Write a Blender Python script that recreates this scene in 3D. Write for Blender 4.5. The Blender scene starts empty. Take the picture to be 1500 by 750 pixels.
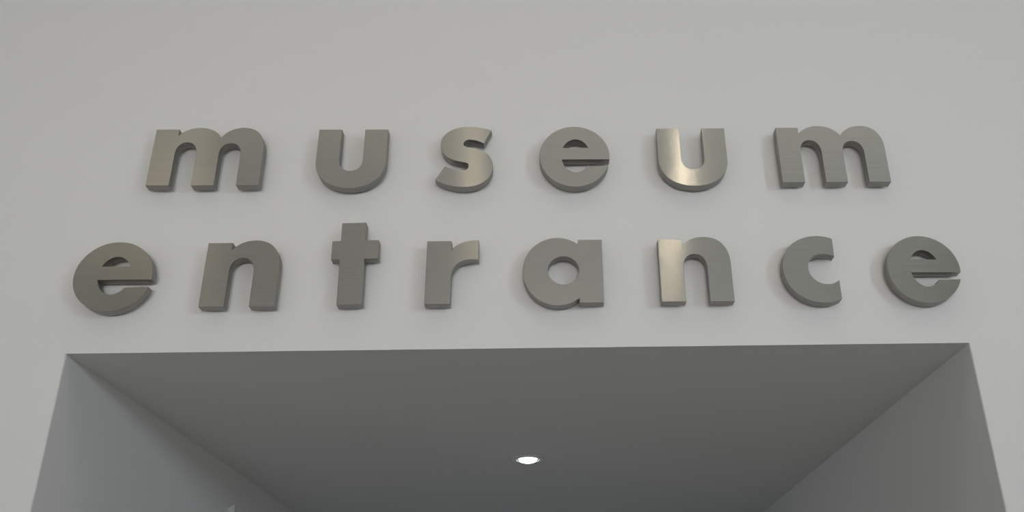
import bpy, bmesh, math
from mathutils import Matrix, Vector

S = bpy.context.scene
COL = S.collection

# ------------------------------------------------------------------ camera
# front wall = plane y 0, hall on the -y side, passage on the +y side, floor at z 0
HEAD = 2.5                                            # height of the passage ceiling
cam_d = bpy.data.cameras.new('camera')
cam = bpy.data.objects.new('camera', cam_d)
COL.objects.link(cam)
yaw, pitch, roll = 0.0403275642, 0.4192818483, -0.0263912747
fwd = Vector((math.sin(yaw)*math.cos(pitch), math.cos(yaw)*math.cos(pitch), math.sin(pitch)))
rt = Vector((math.cos(yaw), -math.sin(yaw), 0))
up = rt.cross(fwd)
r2 = math.cos(roll)*rt + math.sin(roll)*up
u2 = -math.sin(roll)*rt + math.cos(roll)*up
m = Matrix((r2, u2, -fwd)).transposed().to_4x4()
m.translation = Vector((0.0562643, -2.385931, HEAD-0.897054))
cam.matrix_world = m
cam_d.sensor_width = 36.0
cam_d.lens = 1290.22/1500*36.0
cam_d.shift_x = -96.01/1500
cam_d.shift_y = 56.63/1500
S.camera = cam

# ------------------------------------------------------------------ world, lights, exposure
S.view_settings.view_transform = 'Standard'
S.view_settings.look = 'None'
S.view_settings.exposure = -0.40
S.view_settings.gamma = 1.0
S.view_settings.use_curve_mapping = False
w = bpy.data.worlds.new('world'); S.world = w; w.use_nodes = True
w.node_tree.nodes['Background'].inputs[0].default_value = (0.5, 0.55, 0.6, 1)
w.node_tree.nodes['Background'].inputs[1].default_value = 0.2

def area(name, loc, target, sx, sy, power, color, disk=False):
    l = bpy.data.lights.new(name, 'AREA')
    l.shape = 'ELLIPSE' if disk else 'RECTANGLE'
    l.size, l.size_y = sx, sy
    l.energy = power; l.color = color
    o = bpy.data.objects.new(name, l); COL.objects.link(o)
    o.location = loc
    o.rotation_euler = (Vector(target)-Vector(loc)).to_track_quat('-Z', 'Y').to_euler()
    return o

HX0, HX1, HY0, HZ = -6.0, 7.0, -9.0, 7.0              # the hall
area('hall_daylight', (6.9, -6.9, 3.3), (0, 0, 3.1), 0.38, 0.85, 180, (0.75, 0.885, 1.0))
area('rear_glazing', (0.4, -8.9, 2.0), (0.4, 0, 2.0), 10.0, 3.2, 132, (0.96, 0.98, 1.0))
area('left_fill', (-5.9, -4.0, 1.4), (0, 0, 2.2), 3.0, 1.4, 58, (0.90, 0.97, 1.0))  # added fill from low left, lifts the right passage wall
tr = area('centre_fill', (0.3, -8.8, 1.2), (0.05, 0, 2.95), 4.6, 0.5, 7.2, (1.0, 0.96, 0.90))  # added narrow fill, makes the wall brighter around the sign than at its edges
tr.data.spread = math.radians(30)
area('ceiling_glow', (0.9, -2.8, HZ-0.06), (0.9, -2.8, 0), 8.0, 2.0, 52, (1.0, 0.87, 0.70))
area('passage_fill', (0, 5.9, 1.3), (0, 0, 1.9), 2.2, 1.6, 6, (0.62, 0.87, 1.0))  # added cool fill before the closed end wall, brightens the deep passage ceiling
# three warm ceiling lamps whose reflections streak the brushed letters
def strip(x, y, sx, sy, power, turn):
    o = area('ceiling_strip', (x, y, HZ-0.05), (x, y, 0), sx, sy, power, (1.0, 0.86, 0.66))
    o.rotation_euler = (0, 0, turn)
strip(1.62, -6.6, 0.07, 1.8, 5.6, 0.17)
strip(-0.77, -6.6, 0.22, 1.2, 1.6, -0.1)
strip(-4.6, -6.6, 1.6, 1.0, 5.6, -0.45)

# ------------------------------------------------------------------ materials
def nodes(name):
    mt = bpy.data.materials.new(name); mt.use_nodes = True
    nt = mt.node_tree
    return mt, nt, nt.nodes['Principled BSDF']

def plaster(name, col, rough=0.75, bump=0.06, scale=60):
    mt, nt, b = nodes(name)
    tc = nt.nodes.new('ShaderNodeTexCoord')
    n1 = nt.nodes.new('ShaderNodeTexNoise'); n1.inputs['Scale'].default_value = scale; n1.inputs['Detail'].default_value = 4
    n2 = nt.nodes.new('ShaderNodeTexNoise'); n2.inputs['Scale'].default_value = 1.3; n2.inputs['Detail'].default_value = 3
    nt.links.new(tc.outputs['Object'], n1.inputs['Vector']); nt.links.new(tc.outputs['Object'], n2.inputs['Vector'])
    mx = nt.nodes.new('ShaderNodeMix'); mx.data_type = 'RGBA'
    mx.inputs[6].default_value = tuple(c*0.985 for c in col)+(1,); mx.inputs[7].default_value = tuple(col)+(1,)
    nt.links.new(n2.outputs['Fac'], mx.inputs[0]); nt.links.new(mx.outputs[2], b.inputs['Base Color'])
    bp = nt.nodes.new('ShaderNodeBump'); bp.inputs['Strength'].default_value = bump; bp.inputs['Distance'].default_value = 0.002
    nt.links.new(n1.outputs['Fac'], bp.inputs['Height']); nt.links.new(bp.outputs['Normal'], b.inputs['Normal'])
    b.inputs['Roughness'].default_value = rough
    b.inputs['Specular IOR Level'].default_value = 0.3
    return mt

M_WALL = plaster('white_wall_paint', (0.750, 0.735, 0.722))
M_PASS = M_WALL
M_HALL = plaster('hall_paint', (0.72, 0.72, 0.71))
M_CEIL = plaster('hall_ceiling_paint', (0.72, 0.70, 0.67))

def floor_mat():
    mt, nt, b = nodes('grey_stone_floor')
    tc = nt.nodes.new('ShaderNodeTexCoord')
    n = nt.nodes.new('ShaderNodeTexNoise'); n.inputs['Scale'].default_value = 3; n.inputs['Detail'].default_value = 6
    cr = nt.nodes.new('ShaderNodeValToRGB')
    cr.color_ramp.elements[0].color = (0.36, 0.355, 0.34, 1); cr.color_ramp.elements[1].color = (0.46, 0.45, 0.43, 1)
    nt.links.new(tc.outputs['Object'], n.inputs['Vector']); nt.links.new(n.outputs['Fac'], cr.inputs['Fac'])
    nt.links.new(cr.outputs['Color'], b.inputs['Base Color']); b.inputs['Roughness'].default_value = 0.5
    return mt
M_FLOOR = floor_mat()

def brushed(name, c0, c1, rough, aniso, warp):
    mt, nt, b = nodes(name)
    L = nt.links.new
    tc = nt.nodes.new('ShaderNodeTexCoord'); oi = nt.nodes.new('ShaderNodeObjectInfo')
    off = nt.nodes.new('ShaderNodeVectorMath'); off.operation = 'SCALE'; off.inputs[0].default_value = (37, 11, 53)
    L(oi.outputs['Random'], off.inputs['Scale'])
    add = nt.nodes.new('ShaderNodeVectorMath'); add.operation = 'ADD'
    L(tc.outputs['Object'], add.inputs[0]); L(off.outputs[0], add.inputs[1])
    mp = nt.nodes.new('ShaderNodeMapping'); mp.inputs['Scale'].default_value = (6, 400, 900)   # grain runs level
    L(add.outputs[0], mp.inputs['Vector'])
    g = nt.nodes.new('ShaderNodeTexNoise'); g.inputs['Scale'].default_value = 1.0; g.inputs['Detail'].default_value = 3
    L(mp.outputs[0], g.inputs['Vector'])
    big = nt.nodes.new('ShaderNodeTexNoise'); big.inputs['Scale'].default_value = 9; big.inputs['Detail'].default_value = 1
    L(add.outputs[0], big.inputs['Vector'])
    cr = nt.nodes.new('ShaderNodeValToRGB')
    cr.color_ramp.elements[0].position = 0.3; cr.color_ramp.elements[0].color = (*c0, 1)
    cr.color_ramp.elements[1].position = 0.7; cr.color_ramp.elements[1].color = (*c1, 1)
    L(g.outputs['Fac'], cr.inputs['Fac']); L(cr.outputs['Color'], b.inputs['Base Color'])
    b1 = nt.nodes.new('ShaderNodeBump'); b1.inputs['Strength'].default_value = 0.06; b1.inputs['Distance'].default_value = 0.0006
    L(g.outputs['Fac'], b1.inputs['Height'])
    b2 = nt.nodes.new('ShaderNodeBump'); b2.inputs['Strength'].default_value = warp; b2.inputs['Distance'].default_value = 0.01
    L(big.outputs['Fac'], b2.inputs['Height']); L(b1.outputs['Normal'], b2.inputs['Normal'])
    L(b2.outputs['Normal'], b.inputs['Normal'])
    b.inputs['Metallic'].default_value = 1.0
    b.inputs['Roughness'].default_value = rough
    b.inputs['Anisotropic'].default_value = aniso
    b.inputs['Anisotropic Rotation'].default_value = 0.25
    if aniso > 0:
        tg = nt.nodes.new('ShaderNodeTangent'); tg.direction_type = 'UV_MAP'; tg.uv_map = 'UVMap'
        L(tg.outputs['Tangent'], b.inputs['Tangent'])
    return mt
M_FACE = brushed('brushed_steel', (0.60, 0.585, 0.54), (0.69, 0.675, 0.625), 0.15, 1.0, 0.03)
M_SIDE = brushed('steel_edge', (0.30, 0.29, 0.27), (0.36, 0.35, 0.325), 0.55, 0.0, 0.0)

def plain(name, col, rough=0.5, metal=0.0):
    mt, nt, b = nodes(name)
    tc = nt.nodes.new('ShaderNodeTexCoord'); n = nt.nodes.new('ShaderNodeTexNoise'); n.inputs['Scale'].default_value = 40
    mx = nt.nodes.new('ShaderNodeMix'); mx.data_type = 'RGBA'
    mx.inputs[6].default_value = tuple(c*0.95 for c in col)+(1,); mx.inputs[7].default_value = tuple(col)+(1,)
    nt.links.new(tc.outputs['Object'], n.inputs['Vector']); nt.links.new(n.outputs['Fac'], mx.inputs[0])
    nt.links.new(mx.outputs[2], b.inputs['Base Color'])
    b.inputs['Roughness'].default_value = rough; b.inputs['Metallic'].default_value = metal
    return mt
M_TRIM = plain('downlight_trim', (0.55, 0.55, 0.55), 0.4)
M_REFL = plain('downlight_reflector', (0.75, 0.75, 0.75), 0.25, 1.0)
M_PANEL = plain('pale_panel', (0.60, 0.60, 0.60), 0.5)
M_STUD = plain('zinc_stud', (0.45, 0.45, 0.45), 0.4, 1.0)
M_LAMP, nt_, b_ = nodes('lamp_glow')
b_.inputs['Emission Color'].default_value = (1.0, 0.97, 0.93, 1); b_.inputs['Emission Strength'].default_value = 9.0
M_GLASS, nt_, b_ = nodes('window_glass')
b_.inputs['Base Color'].default_value = (0.85, 0.9, 0.95, 1); b_.inputs['Roughness'].default_value = 0.1

# ------------------------------------------------------------------ helpers
def link(name, bm, mat, parent=None, smooth=None):
    me = bpy.data.meshes.new(name); bm.normal_update(); bm.to_mesh(me); bm.free()
    me.materials.append(mat)
    o = bpy.data.objects.new(name, me); COL.objects.link(o)
    if parent: o.parent = parent
    if smooth:
        me.polygons.foreach_set('use_smooth', [True]*len(me.polygons)); me.set_sharp_from_angle(angle=math.radians(smooth))
    return o

def box(bm, a, b):
    vs = [bm.verts.new((x, y, z)) for x in (a[0], b[0]) for y in (a[1], b[1]) for z in (a[2], b[2])]
    for f in ((0,1,3,2), (4,6,7,5), (0,4,5,1), (2,3,7,6), (0,2,6,4), (1,5,7,3)):
        bm.faces.new([vs[i] for i in f])
    bmesh.ops.recalc_face_normals(bm, faces=bm.faces)

def prism(bm, pts, axis, a, b):
    """extrude a 2D outline along an axis from a to b"""
    def P(p, t):
        return {'x': (t, p[0], p[1]), 'y': (p[0], t, p[1]), 'z': (p[0], p[1], t)}[axis]
    A = [bm.verts.new(P(p, a)) for p in pts]; B = [bm.verts.new(P(p, b)) for p in pts]
    n = len(pts)
    bm.faces.new(A); bm.faces.new(B[::-1])
    for i in range(n): bm.faces.new((A[i], B[i], B[(i+1) % n], A[(i+1) % n]))
    bmesh.ops.recalc_face_normals(bm, faces=bm.faces)

def struct(name, bm, mat, smooth=None):
    o = link(name, bm, mat, None, smooth); o['kind'] = 'structure'; return o

def thing(name, label, cat, loc, group=None):
    o = bpy.data.objects.new(name, None); COL.objects.link(o); o.empty_display_size = 0.05
    o.location = loc; o['label'] = label; o['category'] = cat
    if group: o['group'] = group
    return o

# ------------------------------------------------------------------ the building
W = 1.3; T = 0.2; PD = 6.0
bm = bmesh.new()
prism(bm, [(HX0, 0), (-W-T, 0), (-W-T, HEAD+T), (W+T, HEAD+T), (W+T, 0), (HX1, 0), (HX1, HZ), (HX0, HZ)], 'y', 0, T)
struct('wall_front', bm, M_WALL)

def round_corner(cx, cy, r, a0, a1, n=5):
    return [(cx+r*math.cos(math.radians(a0+(a1-a0)*i/n)), cy+r*math.sin(math.radians(a0+(a1-a0)*i/n))) for i in range(n+1)]
E_R = 0.005
bm = bmesh.new()                                      # outline in (x, y), front inner edge slightly eased
prism(bm, [(-W-T, 0)] + round_corner(-W-E_R, E_R, E_R, -90, 0) + [(-W, PD), (-W-T, PD)], 'z', 0, HEAD)
struct('wall_passage_left', bm, M_PASS, 40)
bm = bmesh.new()
prism(bm, [(W+T, 0), (W+T, PD), (W, PD)] + round_corner(W+E_R, E_R, E_R, 180, 270), 'z', 0, HEAD)
struct('wall_passage_right', bm, M_PASS, 40)
bm = bmesh.new(); box(bm, (-W-T, 0, HEAD), (W+T, PD, HEAD+T)); struct('ceiling_passage', bm, M_PASS)
bm = bmesh.new(); box(bm, (-W-T, PD, 0), (W+T, PD+T, HEAD+T)); struct('wall_passage_end', bm, M_PASS)
bm = bmesh.new(); box(bm, (HX0-T, HY0-T, -0.1), (HX1+T, PD+T, 0)); struct('floor', bm, M_FLOOR)
bm = bmesh.new(); box(bm, (HX0-T, HY0-T, HZ), (HX1+T, T, HZ+0.1)); struct('ceiling', bm, M_CEIL)
bm = bmesh.new(); box(bm, (HX0-T, HY0, 0), (HX0, T, HZ)); struct('wall_left', bm, M_HALL)
bm = bmesh.new(); box(bm, (HX1, HY0, 0), (HX1+T, T, HZ)); struct('wall_right', bm, M_HALL)
bm = bmesh.new(); box(bm, (HX0-T, HY0-T, 0), (HX1+T, HY0, HZ)); struct('wall_rear', bm, M_HALL)

# ------------------------------------------------------------------ recessed downlight in the passage ceiling
def lathe(bm, prof, n=40):
    rings = []
    for r, z in prof:
        rings.append([bm.verts.new((r*math.cos(2*math.pi*i/n), r*math.sin(2*math.pi*i/n), z)) for i in range(n)] if r > 1e-6 else [bm.verts.new((0, 0, z))])
    for A, B in zip(rings, rings[1:]):
        for i in range(n):
            j = (i+1) % n
            if len(B) == 1: bm.faces.new((A[i], A[j], B[0]))
            elif len(A) == 1: bm.faces.new((A[0], B[j], B[i]))
            else: bm.faces.new((A[i], A[j], B[j], B[i]))
    bmesh.ops.recalc_face_normals(bm, faces=bm.faces)

dl = thing('downlight', 'small round recessed downlight glowing white in the passage ceiling', 'light', (-0.024, 1.345, HEAD))
bm = bmesh.new(); lathe(bm, [(0.074, 0.0), (0.074, -0.003), (0.070, -0.005), (0.050, -0.005), (0.047, -0.002), (0.047, 0.0)])
link('trim_ring', bm, M_TRIM, dl, 40)
bm = bmesh.new(); lathe(bm, [(0.047, -0.002), (0.044, -0.003), (0.040, 0.0), (0.036, 0.0)])
link('reflector', bm, M_REFL, dl, 40)
bm = bmesh.new(); lathe(bm, [(0.040, -0.001), (0.0375, -0.007), (0.031, -0.012), (0.018, -0.016), (0.0, -0.0175)])
link('lamp_lens', bm, M_LAMP, dl, 60)

# ------------------------------------------------------------------ slim fin fixed to the left passage wall
pn = thing('wall_fin', 'slim pale grey fin with slanted top projecting from left wall of passage', 'fin', (-W, 1.488, 1.1))
bm = bmesh.new()
prism(bm, [(0, 0), (0.026, 0), (0.026, HEAD-0.147-1.1), (0, HEAD-0.164-1.1)], 'y', -0.038, -0.026)
link('board', bm, M_PANEL, pn)

# ------------------------------------------------------------------ the letters
U = 1e-4
def arc(cx, cy, rx, ry, a0, a1, n):
    return [(cx+rx*math.cos(math.radians(a0+(a1-a0)*i/n)), cy+ry*math.sin(math.radians(a0+(a1-a0)*i/n))) for i in range(n+1)]

def path(*segs):
    """2-tuples are corners; 3 pairs in one tuple are a cubic bezier from the last point"""
    out = []
    for s in segs:
        if isinstance(s, list): out += s
        elif isinstance(s[0], (int, float)): out.append(s)
        else:
            p0 = out[-1]; p1, p2, p3 = s
            n = 14
            for i in range(1, n+1):
                t = i/n; q = 1-t
                out.append(tuple(q**3*a+3*q*q*t*b+3*q*t*t*c+t**3*d for a, b, c, d in zip(p0, p1, p2, p3)))
    res = []
    for p in out:
        if not res or abs(p[0]-res[-1][0])+abs(p[1]-res[-1][1]) > 2: res.append(p)
    if abs(res[0][0]-res[-1][0])+abs(res[0][1]-res[-1][1]) < 2: res.pop()
    return res

def on_ellipse(x, cx, cy, rx, ry, s):
    return cy + s*ry*math.sqrt(1-((x-cx)/rx)**2)

GLYPH = {}
GLYPH['m'] = [path((0, 0), (0, 2030), (715, 2030), (715, 1790), ((850, 1980), (1100, 2090), (1361, 2090)), ((1660, 2090), (1930, 1960), (2059, 1719)),
    ((2190, 1960), (2440, 2090), (2740, 2090)), ((3170, 2090), (3425, 1780), (3425, 1250)), (3425, 0), (2735, 0), (2735, 1080),
    ((2735, 1340), (2600, 1515), (2390, 1515)), ((2190, 1515), (2060, 1360), (2060, 1120)), (2060, 0), (1370, 0), (1370, 1080),
    ((1370, 1370), (1230, 1550), (1030, 1550)), ((830, 1550), (705, 1380), (705, 1120)), (705, 0))]
GLYPH['n'] = [path((0, 0), (0, 2045), (710, 2045), (710, 1800), ((870, 2020), (1100, 2125), (1390, 2125)), ((1850, 2125), (2140, 1800), (2140, 1250)),
    (2140, 0), (1425, 0), (1425, 1080), ((1425, 1360), (1290, 1550), (1075, 1550)), ((850, 1550), (715, 1370), (715, 1100)), (715, 0))]
GLYPH['u'] = [path((0, 2010), (0, 850), ((0, 270), (430, -115), (1087, -115)), ((1750, -115), (2175, 270), (2175, 850)), (2175, 2010), (1450, 2010), (1450, 900),
    ((1450, 640), (1300, 490), (1085, 490)), ((870, 490), (720, 650), (720, 900)), (720, 2010))]
_a = math.degrees(math.asin((868-985)/1105)); _b = math.degrees(math.asin((640-985)/1105))
_i0 = math.degrees(math.asin((868-1005)/605)); _i1 = math.degrees(math.asin((622-1005)/605)); _i2 = math.degrees(math.asin((1295-1005)/605))
GLYPH['e'] = [path(arc(1095, 985, 1095, 1105, _a, 360+_b, 64), arc(1130, 1005, 450, 605, _i1, -180-_i0, 30)),
              path(arc(1130, 1005, 450, 605, _i2, 180-_i2, 22))]
_t1 = math.degrees(math.asin((on_ellipse(1643, 1020, 1020, 1025, 1103, 1)-1020)/1103)); _t2 = math.degrees(math.asin((on_ellipse(1643, 1020, 1020, 1025, 1103, -1)-1020)/1103))
GLYPH['a'] = [path((1643, 0), (2355, 0), (2355, 2050), (1643, 2050), arc(1020, 1020, 1025, 1103, _t1, 360+_t2, 60)),
              path(arc(1195, 1040, 458, 460, 0, 360, 44))]
GLYPH['c'] = [path((1615, 2020), (1601, 1421), ((1480, 1490), (1330, 1512), (1190, 1508)), ((940, 1500), (764, 1290), (764, 1050)), ((764, 740), (990, 514), (1293, 514)),
    ((1420, 514), (1540, 560), (1642, 649)), (1640, 43), ((1480, -45), (1310, -84), (1130, -84)), ((480, -84), (0, 400), (0, 1030)), ((0, 1650), (480, 2118), (1130, 2118)), ((1310, 2118), (1480, 2085), (1615, 2020)))]
GLYPH['s'] = [path((1703, 1961), (1471, 1470), ((1330, 1550), (1180, 1612), (1020, 1612)), ((910, 1612), (840, 1545), (840, 1455)), ((840, 1385), (890, 1350), (1048, 1322)),
    ((1500, 1250), (1759, 1020), (1759, 620)), ((1759, 180), (1420, -109), (880, -109)), ((550, -109), (260, -20), (0, 150)), (273, 640), ((470, 545), (660, 485), (830, 488)),
    ((950, 490), (1013, 560), (1013, 665)), ((1013, 740), (950, 765), (800, 795)), ((350, 880), (123, 1080), (123, 1440)), ((123, 1830), (480, 2098), (960, 2098)), ((1230, 2098), (1480, 2055), (1703, 1961)))]
GLYPH['r'] = [path((0, 0), (0, 2043), (722, 2043), (736, 1740), ((870, 1960), (1120, 2062), (1530, 2062)), (1530, 1415), ((1040, 1500), (735, 1270), (735, 800)), (735, 0))]
GLYPH['t'] = [path((272, 0), (990, 0), (990, 1458), (1390, 1458), (1390, 2068), (990, 2068), (990, 2668), (272, 2668), (272, 2068), (20, 2068), (20, 1458), (272, 1458))]

FRONT, THICK, BEV = 0.045, 0.031, 0.0006

def fill_mesh(loops):
    """outline loops -> flat filled mesh, through a 2D curve, then lifted to a solid with eased front edges"""
    cu = bpy.data.curves.new('outline', 'CURVE'); cu.dimensions = '2D'; cu.fill_mode = 'BOTH'
    for lp in loops:
        sp = cu.splines.new('POLY'); sp.points.add(len(lp)-1); sp.use_cyclic_u = True
        for p, q in zip(sp.points, lp): p.co = (q[0]*U, q[1]*U, 0, 1)
    cu.extrude = THICK/2-BEV; cu.bevel_depth = BEV; cu.bevel_resolution = 1; cu.offset = -BEV
    o = bpy.data.objects.new('outline', cu); COL.objects.link(o)
    dg = bpy.context.evaluated_depsgraph_get()
    me = bpy.data.meshes.new_from_object(o.evaluated_get(dg))
    bpy.data.objects.remove(o); bpy.data.curves.remove(cu)
    return me

def letter_parts(ch):
    src = fill_mesh(GLYPH[ch])
    base = bmesh.new(); base.from_mesh(src); bpy.data.meshes.remove(src)
    # curve plane (x, y) -> wall plane (x, z); front towards -y
    for v in base.verts: v.co = Vector((v.co.x, -v.co.z-(FRONT-THICK/2), v.co.y))
    bmesh.ops.remove_doubles(base, verts=base.verts, dist=1e-6)
    bmesh.ops.recalc_face_normals(base, faces=base.faces); base.normal_update()
    yf = -FRONT
    out = []
    for part in ('face', 'return_band'):
        b = base.copy()
        kill = []
        for f in b.faces:
            front = f.normal.y < -0.99 and f.calc_center_median().y < yf+2e-5
            if front != (part == 'face'): kill.append(f)
        bmesh.ops.delete(b, geom=kill, context='FACES')
        uv = b.loops.layers.uv.new('UVMap')
        for f in b.faces:
            for l in f.loops: l[uv].uv = (l.vert.co.z*4, l.vert.co.x*4)      # tangent across the grain
        me = bpy.data.meshes.new(part); b.to_mesh(me); b.free()
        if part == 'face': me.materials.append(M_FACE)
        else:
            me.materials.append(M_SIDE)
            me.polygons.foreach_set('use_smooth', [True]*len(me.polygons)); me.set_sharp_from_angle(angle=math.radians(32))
        out.append((part, me))
    base.free()
    return out

bm = bmesh.new()
bmesh.ops.create_cone(bm, cap_ends=True, segments=10, radius1=0.003, radius2=0.003, depth=FRONT-THICK+0.004, matrix=Matrix.Rotation(math.pi/2, 4, 'X'))
STUD = bpy.data.meshes.new('mounting_stud'); bm.to_mesh(STUD); bm.free(); STUD.materials.append(M_STUD)
STUDS = {'m': [(350, 1700), (350, 300), (1700, 300), (3080, 300)], 'n': [(355, 1700), (355, 300), (1780, 300)], 'u': [(360, 1700), (1810, 1700), (1087, 190)],
         'e': [(350, 985), (1095, 1830), (1095, 140)], 'a': [(330, 1020), (2000, 1700), (2000, 300)], 'c': [(380, 1030), (1200, 1800), (1200, 200)],
         's': [(900, 1850), (960, 150)], 'r': [(360, 1700), (360, 300)], 't': [(630, 2400), (630, 300)]}

UP, LO = HEAD+0.5235, HEAD+0.1220
GU, GL = 'steel letters of the upper sign line', 'steel letters of the lower sign line'
LETTERS = [
    # char, x, base z, width factor, tilt in the wall plane, swing about z, label, group
    ('m', -1.1515, UP, 0.988, 0, 0.0, 'brushed steel letter m at the left end of the upper sign line', GU),
    ('u', -0.6480, UP, 0.990, 0, 0.0, 'plain grey steel letter u right after the first m of the upper line', GU),
    ('s', -0.2783, UP, 1, 0, 0.0, 'curved steel letter s on the white wall, the only s in the sign', GU),
    ('e', 0.0435, UP, 1, 0, 0.0, 'round steel letter e of the upper line, between the s and a u', GU),
    ('u', 0.4160, UP, 1, 0, -0.0065, 'steel letter u with a bright streak down its left stem, upper line', GU),
    ('m', 0.7995, UP, 1, 0, 0.0, 'brushed steel letter m at the right end of the upper sign line', GU),
    ('e', -1.3030, LO, 1.020, 0, 0.0, 'round steel letter e at the left end of the lower sign line', GL),
    ('n', -0.9340, LO-0.001, 1.0, 0, 0.0, 'dull steel letter n between the first e and the t of the lower line', GL),
    ('t', -0.5705, LO, 1, -0.021, 0.0, 'cross-shaped steel letter t, the tallest letter on the wall', GL),
    ('r', -0.2925, LO, 1, 0, 0.0, 'steel letter r between the t and the a of the lower sign line', GL),
    ('a', -0.0083, LO, 1, 0, 0.0, 'round steel letter a with straight right stem, lower line above the downlight', GL),
    ('n', 0.3957, LO, 1, 0, 0.0065, 'steel letter n with a bright curved streak down its left stem', GL),
    ('c', 0.7638, LO, 1, 0, 0.0, 'steel letter c open to the right, before the last e of the lower line', GL),
    ('e', 1.0790, LO, 1.005, 0, 0.0, 'round steel letter e at the right end of the lower sign line', GL),
]
CACHE = {}
for ch, x, z, wf, tilt, swing, label, grp in LETTERS:
    if ch not in CACHE: CACHE[ch] = letter_parts(ch)
    t = thing('sign_letter', label, 'letter', (x, 0, z), grp)
    t.rotation_euler = (0, tilt, swing); t.scale = (wf, 1, 1)
    for part, me in CACHE[ch]:
        o = bpy.data.objects.new(part, me); COL.objects.link(o); o.parent = t
    for sx, sz in STUDS[ch]:
        o = bpy.data.objects.new('mounting_stud', STUD); COL.objects.link(o); o.parent = t
        o.location = (sx*U, -(FRONT-THICK)/2, sz*U)
